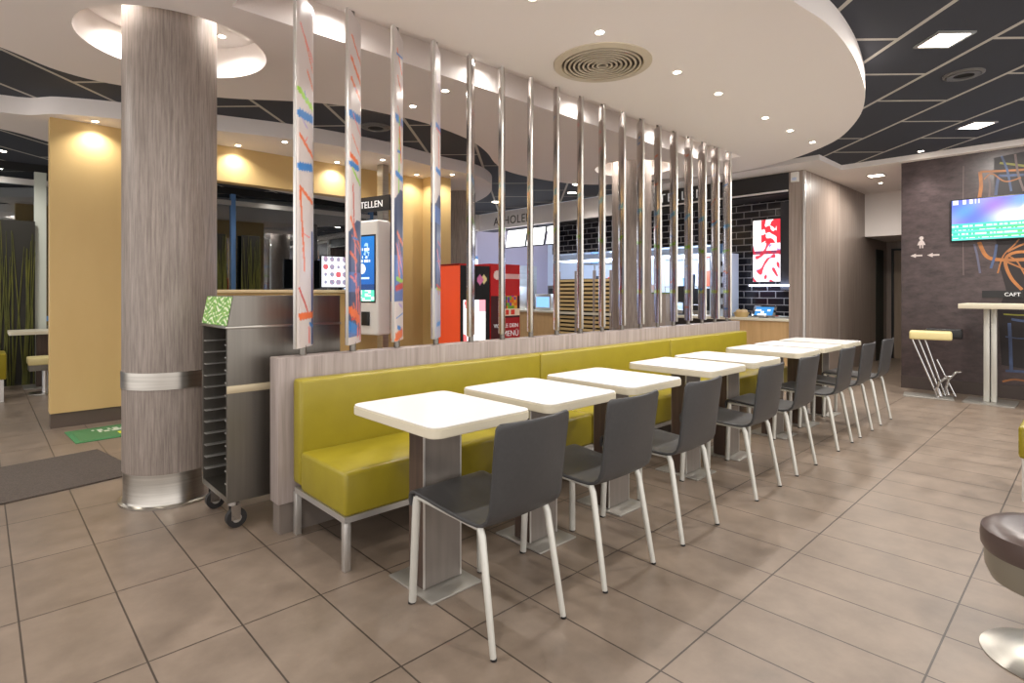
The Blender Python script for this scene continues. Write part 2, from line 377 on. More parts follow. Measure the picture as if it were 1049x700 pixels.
# ------------------------------------------------------------ columns
def column(loc, label, steel=True):
    t = thing('column', label, 'column', loc, group=None)
    MB().cyl(0, 0, .2, 3.12, .257, n=64, caps=True).build('shaft', M['wood'], t)
    if steel:
        MB().lathe([(.258, .70), (.262, .70), (.262, .80), (.258, .80)], n=64).build('steel_band', M['steel'], t)
        MB().lathe([(.0, .001), (.275, .001), (.275, .012), (.256, .018), (.251, .03), (.251, .20), (.0, .20)], n=64).build('base_ring', M['steel'], t)
    return t
column((.875, 4.04, 0), 'round grey oak column with steel band, in the left foreground')
column((6.28, 4.3, 0), 'round grey oak column seen between the upright slats near the counter')
t = column((5.75, 7.3, 0), 'round grey oak column behind the ochre wall end, left of the red cabinet', True)

# ------------------------------------------------------------ low partition with fins
t = thing('low_partition', 'low grey oak partition wall behind the olive bench, carrying upright slats', 'partition', (1.13, 3.0175, 0))
box(0, 5.42, -.0575, .0575, .16, .93, bev=.004).build('panel', M['woodh'], t)
box(.012, 5.41, -.045, .045, 0, .158).build('kick_plate', mat('kick_grey', (116, 106, 98), .5), t)

GREY = (206, 196, 192); OR = (226, 112, 62); BL = (58, 128, 196); GR = (150, 204, 60); SL = (74, 84, 112); PK = (226, 128, 122); RD = (200, 66, 52)
# strokes: colour, s0, z0, s1, z1, half thickness
ST = {0: [(PK, -.08, 2.72, .1, 2.58, .008), (OR, -.03, 2.68, .1, 2.52, .006), (OR, .02, 2.5, .1, 2.42, .008), (GR, -.09, 2.36, .1, 2.31, .018), (BL, -.085, 2.235, .09, 2.25, .024), (OR, -.08, 2.12, .1, 2.04, .012),
          (BL, -.085, 1.95, .08, 1.975, .022), (OR, -.08, 1.84, .09, 1.78, .012), (OR, -.08, 1.82, -.02, 1.40, .012), (PK, -.06, 1.6, .05, 1.58, .005), (OR, -.08, 1.145, .12, 1.15, .02), (BL, .05, 1.1, .11, 1.08, .008), (PK, .04, 1.08, .045, 1.0, .01)],
      1: [(OR, -.07, 2.75, .1, 2.65, .010), (OR, -.08, 2.62, .1, 2.53, .014), (OR, -.08, 2.5, .09, 2.43, .014), (BL, -.09, 2.295, .1, 2.31, .024), (OR, -.09, 2.06, .04, 2.04, .016), (BL, -.09, 2.01, .04, 2.01, .018), (GR, -.06, 1.99, .08, 1.92, .010),
          (RD, -.05, 1.9, -.03, 1.62, .010), (OR, -.09, 1.7, .1, 1.52, .012), (PK, -.02, 1.62, .04, 1.02, .014), (OR, -.09, 1.5, .02, 1.46, .012), (OR, -.09, 1.17, .05, 1.12, .03), (BL, -.09, 1.08, .0, 1.06, .03), (PK, .05, 1.3, .09, 1.0, .014)],
      2: [(OR, -.06, 2.76, .06, 2.66, .014), (OR, -.05, 2.6, .08, 2.52, .012), (BL, -.08, 2.34, .1, 2.35, .024), (GR, .0, 2.36, -.02, 1.9, .014), (OR, .0, 2.3, .04, 2.1, .014), (BL, -.08, 2.0, .09, 1.99, .018), (OR, -.06, 1.64, .08, 1.58, .016), (OR, -.05, 1.55, .0, 1.35, .02),
          (PK, .0, 1.5, .09, 1.4, .012), (GR, -.08, 1.36, .1, 1.34, .014), (RD, -.08, 1.30, .1, 1.32, .020), (OR, -.08, 1.0, .06, 1.02, .03), (BL, -.05, 1.06, .02, 1.05, .014)],
      3: [(BL, -.08, 2.35, .08, 2.36, .022), (BL, -.08, 2.07, .08, 2.07, .018), (PK, -.06, 1.55, .09, 1.4, .012), (OR, .0, 2.3, .02, 2.1, .01), (GR, -.08, 1.3, .08, 1.29, .01), (BL, -.07, 1.065, .08, 1.07, .014)]}
for k in range(4, 18):
    L = [((120, 176, 220), -.09, 2.06 + .02 * math.sin(k), .09, 2.04, .022), (GR, -.09, 1.74 + .03 * math.sin(k * 2), .09, 1.75, .014)]
    if k > 9: L += [((196, 220, 120), -.09, 1.28, .09, 1.28, .018)]
    for q in range(3):
        zz = 1.05 + 1.7 * hsh(k, q); L.append(((PK, OR, BL, (170, 190, 220))[int(hsh(k, q, 3) * 4)], -.08, zz, .08, zz - .05 + .1 * hsh(q, k), .008))
    ST[k] = L
rs = random.Random(5)
for k in range(4):
    for q in range(9):
        zz = rs.uniform(1.02, 1.62 if k else 1.5) if q < 6 else rs.uniform(2.1, 2.8); a_ = rs.uniform(-.09, .0); b_ = rs.uniform(.0, .1)
        if k == 0 and q < 5: continue
        ST[k].append((rs.choice((OR, PK, RD, OR, BL, (170, 150, 200))), a_, zz, b_, zz + rs.uniform(-.16, .04), rs.uniform(.004, .009)))
def art(k, s, z):
    c = GREY
    if k in (1, 2, 3):
        zt = {1: 1.70, 2: 1.92, 3: 1.92}[k]; zb = {1: 1.02, 2: 1.22, 3: 1.30}[k]
        if zb < z < zt - .6 * max(0, .02 - s): c = SL if hsh(k, round(z * 9)) > .35 else (92, 116, 168)
        elif k == 3 and z < 1.3: c = (176, 176, 190)
    if k == 0 and s > .075 and .98 < z < 1.62: c = (70, 84, 130)
    if k > 3: c = (192, 184, 180) if z > 1.5 or k < 10 else (176, 178, 194)
    for (cc, s0, z0, s1, z1, w) in ST[k]:
        dx, dz = s1 - s0, z1 - z0; L2 = dx * dx + dz * dz; t = max(0, min(1, ((s - s0) * dx + (z - z0) * dz) / L2))
        d = math.hypot(s - s0 - t * dx, z - z0 - t * dz)
        if d < w * (1 + .22 * math.sin(z * 90 + s * 160)) * (.95 if cc in (OR, PK, GR, RD) else 1): c = cc
    return c
GRP = 'upright printed slats on the low partition'
ORD = ['nearest', 'second', 'third', 'fourth', 'fifth', 'sixth', 'seventh', 'eighth', 'ninth', 'tenth', 'eleventh', 'twelfth', 'thirteenth', 'fourteenth', 'fifteenth', 'sixteenth', 'seventeenth', 'farthest']
LOOK = ['white slat with orange squiggle and two blue bars', 'white and slate blue slat with pink streak', 'slat with orange, green and slate blue paint', 'narrow slat with slate middle and blue dabs'] + ['silver edged slat'] * 14
Z0, Z1, HW, HT = .975, 2.885, .115, .019
for k in range(18):
    x = 1.292 + .2976 * k
    t = thing('upright_slat', '%s, %s from the left on the partition' % (LOOK[k], ORD[k] if k not in (0, 17) else ('first' if k == 0 else 'last')), 'slat', (x, 3.02, .93), PI / 4, GRP)
    ns, nz = (24, 420) if k < 4 else (10, 110)
    vs, fs, cs = [], [], []
    for side in (1, -1):
        b = len(vs)
        for j in range(nz + 1):
            z = Z0 + (Z1 - Z0) * j / nz
            for i in range(ns + 1):
                s = -HW + 2 * HW * i / ns
                camber = .010 * (1 - (s / HW) ** 2)
                th = HT * math.sqrt(max(0, 1 - abs(s / HW) ** 2.4)) + .004
                vs.append((s, side * th + camber, z - .93)); cs.append(lin(art(k, s, z)))
        for j in range(nz):
            for i in range(ns):
                a = b + j * (ns + 1) + i; q = (a, a + 1, a + ns + 2, a + ns + 1); fs.append(q if side < 0 else q[::-1])
    o1 = (nz + 1) * (ns + 1)
    for i in range(ns):
        fs.append((i, i + 1, o1 + i + 1, o1 + i)); a = nz * (ns + 1) + i; fs.append((a, o1 + a, o1 + a + 1, a + 1))
    me = bpy.data.meshes.new('printed_panel'); me.from_pydata(vs, [], fs); me.shade_smooth()
    ca = me.color_attributes.new('art', 'FLOAT_COLOR', 'POINT')
    for i, c in enumerate(cs): ca.data[i].color = c
    me.materials.append(M['art'] if k < 4 else M['artm']); o = bpy.data.objects.new('printed_panel', me); COL.objects.link(o); o.parent = t
    try: me.set_sharp_from_angle(angle=math.radians(50))
    except Exception: pass
    box(-HW - .008, -HW + .004, -.008, .008, Z0 - .93, Z1 - .93, bev=.002).build('edge_trim', M['alu'], t)
    box(HW - .004, HW + .008, -.008, .008, Z0 - .93, Z1 - .93, bev=.002).build('edge_trim', M['alu'], t)
    MB().cyl(0, .005, 0, Z0 - .93 + .01, .019, n=16).build('foot_post', M['steelv'], t)
    MB().cyl(0, .005, Z1 - .935, 2.165, .012, n=12).build('top_post', M['steelv'], t)

# ------------------------------------------------------------ banquette benches
def bench(x0, x1, label, left_leg):
    w = x1 - x0
    t = thing('banquette_bench', label, 'bench', (x0, 2.365, 0), group='olive banquette benches')
    g = .002
    box(g, w - g, .485, .585, .27, .82, bev=.018, seg=3).build('backrest', M['vinyl'], t)
    box(g, w - g, 0, .49, .248, .452, bev=.02, seg=3).build('seat', M['vinyl'], t)
    MB().box(g, w - g, .002, .032, .222, .25).box(g, w - g, .53, .56, .222, .25).box(g, .032, .032, .53, .222, .25).box(w - .032, w - g, .032, .53, .222, .25).build('frame', M['alu'], t)
    for lx in (g, w - .034):
        for ly in (.004, .545): box(lx, lx + .032, ly, ly + .032, 0, .224, bev=.002).build('leg', M['alu'], t)
    return t
bench(1.2, 3.003, 'olive vinyl banquette bench, nearest section with the exposed left end', 1)
bench(3.003, 4.816, 'olive vinyl banquette bench, middle section behind the third to fifth tables', 0)
bench(4.816, 6.5, 'olive vinyl banquette bench, farthest section towards the counter', 0)

# ------------------------------------------------------------ tables
def rrect(w, d, r, n=6):
    P = []
    for cx, cy, a0 in ((w / 2 - r, d / 2 - r, 0), (-w / 2 + r, d / 2 - r, 90), (-w / 2 + r, -d / 2 + r, 180), (w / 2 - r, -d / 2 + r, 270)):
        for k in range(n + 1):
            a = math.radians(a0 + 90 * k / n); P.append((cx + r * math.cos(a), cy + r * math.sin(a)))
    return P
def make_table():
    t = thing('cafe_table', 'x', 'table', (0, 0, 0), group='white cafe tables along the banquette')
    MB().prism(rrect(.535, .655, .05), .718, .757, bev=.004, smooth=True).build('edge_band', M['tedge'], t)
    MB().prism(rrect(.529, .649, .048), .7575, .762, bev=.001, smooth=True).build('tabletop', M['ttop'], t)
    box(-.096, .096, -.058, .058, .012, .716).build('column', M['tcol'], t)
    box(-.1, -.0965, -.052, .052, .012, .716).build('side_panel', M['tcolw'], t)
    MB().box(-.1015, -.094, -.0605, -.054, .012, .716).box(.094, .1015, -.0605, -.054, .012, .716).build('corner_trim', M['alu'], t)
    MB().box(-.135, .135, -.163, .163, .0, .01, bev=.003).build('base_plate', M['plate'], t)
    return t
TB = [1.467, 2.11, 2.765, 3.645, 4.27, 5.17, 5.77, 6.40]
TL = ['white square cafe table nearest the camera, in front of the bench end', 'white cafe table second from the front of the row', 'white cafe table third in the row, before the wider gap', 'white cafe table fourth in the row, after the first wider gap',
      'white cafe table fifth in the row, before the second gap', 'white cafe table sixth in the row, after the second gap', 'white cafe table seventh in the row', 'white cafe table last in the row, near the grey oak wall']
base = make_table()
for i, x in enumerate(TB):
    o = base if i == 0 else copy_tree(base)
    o.location = (x, 2.04, 0); o['label'] = TL[i]
# tabletop sits slightly off the column
for o in COL.objects:
    if o.name.split('.')[0] in ('tabletop', 'edge_band'): o.location = (.036, .013, 0)

# ------------------------------------------------------------ chairs
def make_chair():
    t = thing('dining_chair', 'x', 'chair', (0, 0, 0), group='charcoal chairs along the table row')
    prof = [(.272, .396), (.277, .42), (.274, .442), (.262, .455), (.240, .460), (.2, .457), (.1, .449), (0, .442), (-.1, .439), (-.15, .441), (-.183, .450), (-.207, .470), (-.219, .5), (-.226, .55), (-.233, .61), (-.241, .68), (-.25, .75), (-.257, .80), (-.259, .812), (-.260, .822)]
    nx = 16; vs = []; fs = []
    for j, (y, z) in enumerate(prof):
        hw = .190
        if z > .5: hw = .186 + .006 * (z - .5) / .32
        if z > .79: hw -= .022 * (1 - math.sqrt(max(0, 1 - ((z - .79) / .032) ** 2)))
        if j < 3: hw -= (.003, .001, 0)[j]
        back = max(0, min(1, (z - .46) / .2)) if y < 0 else 0
        for i in range(nx + 1):
            u = -1 + 2 * i / nx
            vs.append((u * hw, y - .03 * (1 - u * u) * back, z - .008 * (1 - u * u) * (1 - back) * (1 if -.2 < y < .25 else 0)))
    for j in range(len(prof) - 1):
        for i in range(nx):
            a = j * (nx + 1) + i; fs.append((a, a + 1, a + nx + 2, a + nx + 1))
    me = bpy.data.meshes.new('seat_shell'); me.from_pydata(vs, [], fs); me.shade_smooth(); me.materials.append(M['shell'])
    o = bpy.data.objects.new('seat_shell', me); COL.objects.link(o); o.parent = t
    m = o.modifiers.new('s', 'SOLIDIFY'); m.thickness = .014; m.offset = 0
    m = o.modifiers.new('b', 'BEVEL'); m.width = .004; m.segments = 2; m.limit_method = 'ANGLE'
    for s in (-1, 1):
        MB().tube([(s * .168, .250, .438), (s * .170, .252, .40), (s * .184, .260, .006)], [.015, .017, .0155], n=12).build('leg', M['leg'], t)
        MB().tube([(s * .17, -.15, .432), (s * .172, -.165, .40), (s * .184, -.238, .006)], [.013, .0145, .0115], n=12).build('leg', M['leg'], t)
        MB().cyl(s * .186, .262, 0, .008, .015, n=12).build('foot_cap', M['black'], t)
        MB().cyl(s * .184, -.24, 0, .008, .012, n=12).build('foot_cap', M['black'], t)
    MB().tube([(-.172, .2, .434), (.172, .2, .434)], .008).tube([(-.172, -.12, .425), (.172, -.12, .425)], .008).tube([(-.172, -.16, .424), (-.172, .25, .436)], .008).tube([(.172, -.16, .424), (.172, .25, .436)], .008).build('seat_frame', M['leg'], t)
    return t
CX = [1.475, 2.115, 2.752, 3.625, 4.29, 5.165, 5.765, 6.425]
CLB = ['charcoal shell chair nearest the camera, at the first table', 'charcoal shell chair second from the front', 'charcoal shell chair third from the front, before the gap', 'charcoal shell chair fourth from the front', 'charcoal shell chair fifth from the front',
       'charcoal shell chair sixth from the front', 'charcoal shell chair seventh from the front', 'charcoal shell chair last in the row, by the oak wall']
base = make_chair()
for i, x in enumerate(CX):
    o = base if i == 0 else copy_tree(base)
    o.location = (x, 1.692 + 0, 0); o.rotation_euler = (0, 0, (.004, -.008, .0, .006, -.005, .005, 0, -.006)[i]); o['label'] = CLB[i]

# ------------------------------------------------------------ steel tray trolley behind the column
t = thing('tray_trolley', 'stainless steel tray trolley on castors between column and partition', 'trolley', (.955, 3.2, 0))
L, D_ = .64, .46
box(.0, L, 0, .02, .15, 1.08).build('side_panel', M['steelv'], t)
box(.0, L, D_ - .02, D_, .15, 1.08).build('side_panel', M['steelv'], t)
box(L - .02, L, .021, D_ - .021, .15, 1.08).build('end_panel', M['steelv'], t)
box(-.004, L + .004, -.008, 0, .735, .775, bev=.002).build('bumper_rail', mat('rail_beige', (196, 182, 152), .4, .4), t)
box(.0, L - .022, .021, D_ - .021, .15, .18).build('floor_shelf', M['steelv'], t)
for k in range(12):
    z = .24 + .068 * k
    box(.004, L - .05, .021, .06, z, z + .006).build('tray_runner', M['alu'], t); box(.004, L - .05, D_ - .06, D_ - .021, z, z + .006).build('tray_runner', M['alu'], t)
box(-.012, L + .006, -.01, D_ + .01, 1.08, 1.094, bev=.003).build('lid_rim', M['steel'], t)
hood = MB(); hood.prism([(0, 1.094), (L, 1.094), (L, 1.255), (.03, 1.255)], 0, D_, mtx=Matrix(((1, 0, 0, 0), (0, 0, 1, 0), (0, 1, 0, 0), (0, 0, 0, 1)))); hood.build('hood', M['steelv'], t)
def leafart(u, v):
    h = .5 + .25 * math.sin(u * 23 + 6 * math.sin(v * 9)) + .25 * math.sin(v * 31 + 5 * math.sin(u * 13)); return (226, 234, 206) if h > .7 else ((146, 186, 100) if h > .4 else (100, 156, 72))
a = math.atan2(.03, .161)
picture('leaf_sticker', D_, .158, 60, 24, leafart, M['artf'], t, Matrix(((0, math.sin(a), -math.cos(a), -.003), (-1, 0, 0, D_), (0, math.cos(a), math.sin(a), 1.096), (0, 0, 0, 1))))
for cx, cy in ((.045, .045), (.045, D_ - .045), (L - .045, .045), (L - .045, D_ - .045)):
    MB().cyl(cx, cy, .125, .15, .03, n=20).box(cx - .018, cx + .03, cy - .024, cy - .020, .045, .126).box(cx - .018, cx + .03, cy + .020, cy + .024, .045, .126).build('castor_fork', M['chrome'], t)
    wh = MB().cyl(0, 0, -.017, .017, .052, n=28, mtx=Matrix.Translation((cx + .012, cy, .052)) @ Matrix.Rotation(PI / 2, 4, 'X')).build('wheel', M['rubber'], t)
    MB().cyl(0, 0, -.019, .019, .024, n=20, mtx=Matrix.Translation((cx + .012, cy, .052)) @ Matrix.Rotation(PI / 2, 4, 'X')).build('wheel_hub', M['alu'], wh)

# ------------------------------------------------------------ ceiling fixtures
def sun_lamp(name, parent, loc, power, size=1.9, col=(1, .88, .74), rad=.012, blend=1.):
    l = bpy.data.lights.new(name, 'SPOT'); l.energy = power; l.spot_size = size; l.spot_blend = blend; l.shadow_soft_size = rad; l.color = col
    o = bpy.data.objects.new(name, l); COL.objects.link(o); o.parent = parent; o.location = loc; return o
DL = 0
def downlight(x, y, z, power, label, group='round downlights', r=.032, size=2.6, col=(1, .955, .91), cat='ceiling light'):
    r = r * .8 if r < .04 else r
    t = thing('recessed_downlight', label, cat, (x, y, z), group=group)
    MB().lathe([(r, -.001), (r + .012, -.004), (r + .014, 0)], n=24).build('rim', M['white'], t)
    MB().lathe([(0, -.002), (r, -.002)], n=24).build('lamp_disc', M['lampw'], t)
    sun_lamp('lamp_glow', t, (0, 0, -.02), power, size, col); return t
def panel(x, y, z, power, label, s=.128, rz=PI / 4, group='square ceiling lights'):
    t = thing('square_ceiling_light', label, 'ceiling light', (x, y, z), rz, group=group)
    MB().box(-s, s, -s, -s + .02, -.012, 0).box(-s, s, s - .02, s, -.012, 0).box(-s, -s + .02, -s + .02, s - .02, -.012, 0).box(s - .02, s, -s + .02, s - .02, -.012, 0).build('frame', M['alu'], t)
    box(-s + .02, s - .02, -s + .02, s - .02, -.008, -.002).build('diffuser', M['panelw'], t)
    l = bpy.data.lights.new('lamp_glow', 'AREA'); l.energy = power; l.size = .26; l.color = (1, .94, .87)
    o = bpy.data.objects.new('lamp_glow', l); COL.objects.link(o); o.parent = t; o.location = (0, 0, -.02); return t
G1 = 'downlights over the table row'
for i, (x, p) in enumerate(((.9, 28), (2.211, 25), (2.811, 25), (3.737, 25), (4.386, 25), (5.313, 25), (5.918, 25), (6.552, 25))):
    downlight(x, 2.16, HS, p, ('small round downlight %s' % ('above the trolley end', 'over the first pair of tables, near the air vent', 'just left of the round air vent', 'right of the round air vent', 'fourth along the row over the tables', 'fifth along the row over the tables', 'sixth along the row over the tables', 'last of the row over the tables')[i]), G1)
downlight(2.749, 4.15, HS, 30, 'small round downlight behind the slats, the left of two close together', 'downlights behind the slats')
downlight(2.724, 3.648, HS, 30, 'small round downlight behind the slats, the right of two close together', 'downlights behind the slats')
downlight(-.3, 3.2, HS, 30, 'small round downlight left of the foreground column', 'downlights behind the slats')
for i, (x, y) in enumerate(((.80, 6.6), (2.08, 6.6), (3.25, 6.6), (4.40, 6.55))):
    downlight(x, y, HS, 12, 'round downlight washing the ochre wall, %s' % ('left of the column', 'right of the column', 'behind the first slats', 'above the wall end')[i], 'downlights washing the ochre wall', size=2.4)
for i, (x, y) in enumerate(((2.4, 6.1), (3.6, 6.1), (5.786, 7.115), (4.75, 6.2))):
    downlight(x, y, HS, 14, 'round downlight in the far curved ceiling, %s' % ('over the window', 'over the order screen', 'near the rounded tip', 'in front of the wall end')[i], 'downlights in the far curved ceiling')
# slot spots
for i, x in enumerate((1.62, 2.84, 4.02, 5.35, 6.2)):
    t = thing('slot_spotlight', 'small spotlight inside the ceiling slot, %s from the left' % ('first', 'second', 'third', 'fourth', 'fifth')[i], 'spotlight', (x, 3.27, 3.10), group='spotlights in the ceiling slot')
    MB().cyl(0, 0, -.03, 0, .025, n=16).build('housing', M['white'], t)
    sun_lamp('lamp_glow', t, (0, 0, -.035), 9, 3.0, (1, .96, .92), .03)
# ring recess spots
for i, (x, y) in enumerate(((.56, 4.0), (1.27, 4.38), (.75, 4.62), (1.2, 3.85))):
    downlight(x, y, 3.124, 9, 'downlight in the round recess about the column, %s side' % ('left', 'right', 'far', 'near')[i], 'downlights in the column recess', r=.028, size=2.6)
for i, (x, y) in enumerate(((5.86, 4.42), (6.42, 3.84), (6.62, 4.5))):
    downlight(x, y, 3.124, 20, 'downlight in the farther round recess, %s side' % ('left', 'right', 'far')[i], 'downlights in the far recess', r=.028, size=2.6)
G2 = 'square ceiling lights in the dark grid'
for i, (x, y, p, lb) in enumerate(((4.928, .765, 22, 'square ceiling light in the dark grid, nearest on the right'), (7.718, .922, 22, 'square ceiling light in the dark grid, farther on the right'),
                                   (2.3, -.9, 20, 'added unseen square fill light behind the viewer'), (-.6, .3, 20, 'added unseen square fill light above the left aisle'), (5.6, -1.2, 20, 'added unseen square fill light beyond the right edge'), (-1.6, 5.6, 24, 'added unseen square fill light over the entrance mat'),  # these and the next are added out of view for ambient fill
                                   (8.0, -1.2, 30, 'added unseen square fill light near the television wall'))):
    panel(x, y, HC, p, lb, group=G2)
panel(9.55, 2.28, 2.99, 14, 'rectangular ceiling light over the corridor mouth', s=.11, rz=0, group=None)
downlight(10.3, 2.4, 2.99, 14, 'small round downlight over the corridor mouth', None, r=.03)
for i, (x, y) in enumerate(((7.445, 8.296), (7.75, 6.58), (7.2, 6.0))):
    downlight(x, y, HC, 30, 'larger round downlight before the counter, %s' % ('far left', 'middle', 'nearest the column')[i], 'downlights before the counter', r=.075)
for i, (x, y) in enumerate(((8.75, 1.35), (9.2, 2.2))):
    if i == 0: downlight(8.66, 1.58, HC, 26, 'round downlight grazing the dark wall', None, r=.035, size=1.6)
for i, (x, y) in enumerate(((-.6, 8.8), (1.9, 9.3), (4, 9.7), (.2, 9.6))):
    downlight(x, y, HC, 26, 'round downlight by the shop front, %s' % ('over the green bench', 'behind the ochre wall', 'by the right panes', 'over the small table')[i], 'downlights by the shop front', r=.05)
# vents
def vent(x, y, z, R, m1, m2, label, rings=6):
    t = thing('air_vent', label, 'vent', (x, y, z))
    MB().lathe([(R, 0), (R, -.008), (R * .84, -.016), (R * .82, -.004)], n=56).build('rim', m1, t)
    for k in range(rings):
        r = R * (.78 - .095 * k)
        if r > .02: MB().lathe([(r, -.003), (r + .003, -.020), (r - .011, -.019), (r - .007, -.003)], n=48).build('ring_blade', m1, t)
    MB().lathe([(0, -.0015), (R * .83, -.0015)], n=48).build('dark_throat', m2, t)
    return t
vent(3.206, 2.442, HS, .345, mat('vent_cream', (206, 194, 172), .5), mat('vent_throat', (70, 62, 54), .8), 'round cream louvred air vent in the curved ceiling', 8)
vent(3.106, 5.404, HC, .16, mat('vent_grey', (104, 102, 100), .5), M['dark'], 'round dark ceiling vent seen behind the slats', 3)
vent(5.84, .778, HC, .14, mat('vent_grey', (104, 102, 100), .5), M['dark'], 'round dark ceiling vent between the two square lights', 3)

# ------------------------------------------------------------ right wall: television, signs, painted strokes
t = thing('wall_television', 'flat television showing weather graphics on the dark wall', 'television', (8.905, 1.31, 1.9))
box(-.05, 0, -1.0, 0, 0, .53, bev=.004).build('casing', M['black'], t)
def tv(u, v):
    if v < .42:
        row = int(v * 30); h = hsh(int(u * 60), row)
        c = (60 + 40 * u, 196 - 30 * v, 170 - 80 * u) if row % 3 else (90, 206, 190)
        if row % 3 == 1 and h > .35 and u < .9: c = (210, 246, 240)
        if .36 < v: c = (70, 190, 176)
        return c
    g = math.exp(-((u - .62) / .2) ** 2 - ((v - .5) / .2) ** 2)
    beam = math.exp(-((u - .66 - (v - .6) * .35) / .03) ** 2) * (.7 if v > .5 else 0)
    q = min(1, g * 1.2 + beam); b0 = (118 + 26 * math.sin(u * 9 + v * 5), 128 + 16 * math.sin(u * 14 - v * 9), 232)
    if v > .9 and u < .32 and hsh(int(u * 60)) > .5: b0 = (235, 235, 255)
    return tuple(b0[i] + (252 - b0[i]) * q for i in range(3))
picture('screen', .97, .5, 90, 46, tv, M['scr'], t, facing_mx(-.0515, -.015, .015))
t = thing('wall_plaque', 'small black plaque with pale lettering on the dark wall above the high table', 'sign', (8.915, 1.007, 1.205))
box(-.012, 0, -.37, 0, 0, .085).build('plate', M['black'], t)
text_mesh('CAFT', .06, M['letw'], 'plaque_text', t, facing_mx(-.0125, -.205, .02), ext=.001)
# restroom pictogram
t = thing('restroom_pictogram', 'pale child figure pictogram on the dark wall', 'sign', (8.919, 1.62, 1.85))
FM = facing_mx(0, 0, 0)
MB().cyl(0, .125, -.0, .005, .024, n=20, mtx=FM).prism([(-.045, .035), (.045, .035), (.03, .075), (.012, .1), (-.012, .1), (-.03, .075)], 0, .005, mtx=FM).box(-.02, -.007, -.005, .036, 0, .005, mtx=FM).box(.007, .02, -.005, .036, 0, .005, mtx=FM).build('figure', mat('sign_pale', (196, 184, 180), .5), t)
for y in (1.74, 1.56):
    t = thing('arrow_sign', 'pale arrow pointing left under the child figure, %s of two' % ('left' if y > 1.6 else 'right'), 'sign', (8.919, y, 1.75), group='arrows under the pictogram')
    MB().prism([(0, 0), (.06, .028), (.06, .01), (.13, .01), (.13, -.01), (.06, -.01), (.06, -.028)], 0, .004, mtx=FM).build('arrow', MATS['sign_pale'], t)
# painted strokes on the wall
def ribbon(pts, w, y0=0):
    """thin painted band on the wall plane, pts in (y,z)"""
    P = [Vector((0, a, b)) for a, b in pts]; fine = []
    for i in range(len(P) - 1):
        p0 = P[max(i - 1, 0)]; p1 = P[i]; p2 = P[i + 1]; p3 = P[min(i + 2, len(P) - 1)]
        for j in range(8):
            u = j / 8; fine.append(.5 * ((2 * p1) + (-p0 + p2) * u + (2 * p0 - 5 * p1 + 4 * p2 - p3) * u * u + (-p0 + 3 * p1 - 3 * p2 + p3) * u ** 3))
    fine.append(P[-1]); t = bmesh.new(); prev = None
    for i, p in enumerate(fine):
        d = (fine[min(i + 1, len(fine) - 1)] - fine[max(i - 1, 0)]).normalized(); nrm = Vector((0, -d.z, d.y)) * w / 2
        cur = (t.verts.new(p + nrm), t.verts.new(p - nrm))
        if prev: t.faces.new((prev[0], prev[1], cur[1], cur[0]))
        prev = cur
    return t
tm = thing('wall_mural', 'orange, blue and green painted strokes on the dark wall around the television', 'mural', (8.9185, 1.0, 0))
def yz(px, py):
    r = (px - 524.5) / 574.; v = (298.7 - py) / 574.; c, s = math.cos(YAW), math.sin(YAW); k = 8.918 / (c + r * s); return ((s - r * c) * k - 1.0, H + v * k)
def stroke(pp, w, m, dx): 
    mb = MB(); mb._add(ribbon([yz(*p) for p in pp], w * .72)); o = mb.build('painted_stroke', m, tm, (dx, 0, 0)); return o
mo = mat('mural_orange', (184, 118, 62), .5, rgb2=(130, 86, 54), nscale=(6, 6, 6)); mbl = mat('mural_blue', (78, 98, 138), .5, rgb2=(56, 64, 88), nscale=(6, 6, 6)); mg = mat('mural_green', (128, 126, 54), .5); mw = mat('mural_pale', (112, 98, 96), .6); md = mat('mural_black', (34, 28, 30), .5)
mb = MB(); t0 = bmesh.new()
q = [yz(*p) for p in ((1018, 162), (1120, 140), (1120, 390), (1026, 374), (1022, 318), (1031, 298), (1021, 262), (1019, 210))]
t0.faces.new([t0.verts.new((0, a, b)) for a, b in q]); mb._add(t0); mb.build('painted_patch', md, tm, (.0003, 0, 0))
stroke([(1003, 248), (1010, 262), (1022, 266), (1049, 266), (1080, 262)], .055, mo, -.001)
stroke([(1047, 297), (1036, 285), (1030, 270), (1034, 261), (1049, 258), (1075, 262)], .045, mo, -.0012)
stroke([(1032, 258), (1049, 250), (1075, 243)], .03, mo, -.0014)
stroke([(1030, 268), (1049, 276), (1075, 290)], .025, mo, -.0016)
stroke([(1003, 205), (1005, 190), (1004, 176)], .05, mo, -.001)
stroke([(1004, 176), (1030, 175), (1080, 172)], .035, mo, -.0018)
stroke([(1020, 200), (1023, 182), (1030, 180), (1080, 178)], .04, mbl, -.001)
stroke([(1024, 167), (1049, 170), (1080, 176)], .035, mg, -.0011)
stroke([(1013, 205), (1014, 190), (1012, 180)], .025, mw, -.0008)
stroke([(1021, 250), (1019, 262), (1015, 275)], .035, mbl, -.0013)
stroke([(998, 250), (1001, 262), (1004, 280)], .03, mat('mural_blue_dim', (92, 92, 112), .5), -.0007)
stroke([(1034, 331), (1035, 350), (1036, 380)], .045, mbl, -.001)
stroke([(1030, 380), (1049, 381), (1080, 383)], .04, mbl, -.0012)
stroke([(1036, 327), (1049, 329), (1080, 330)], .04, mbl, -.0014)
stroke([(1028, 322), (1049, 323), (1080, 322)], .025, mg, -.0012)
stroke([(1027, 391), (1040, 389), (1060, 392), (1080, 392)], .03, mo, -.001)
stroke([(1049, 238), (1040, 250), (1028, 262), (1022, 280)], .02, mo, -.0019)
stroke([(1033, 262), (1042, 268), (1049, 280), (1062, 300)], .02, mo, -.0021)
stroke([(1026, 160), (1032, 175), (1036, 196)], .03, mbl, -.0022)
stroke([(1040, 158), (1043, 178), (1049, 196)], .03, mw, -.0023)
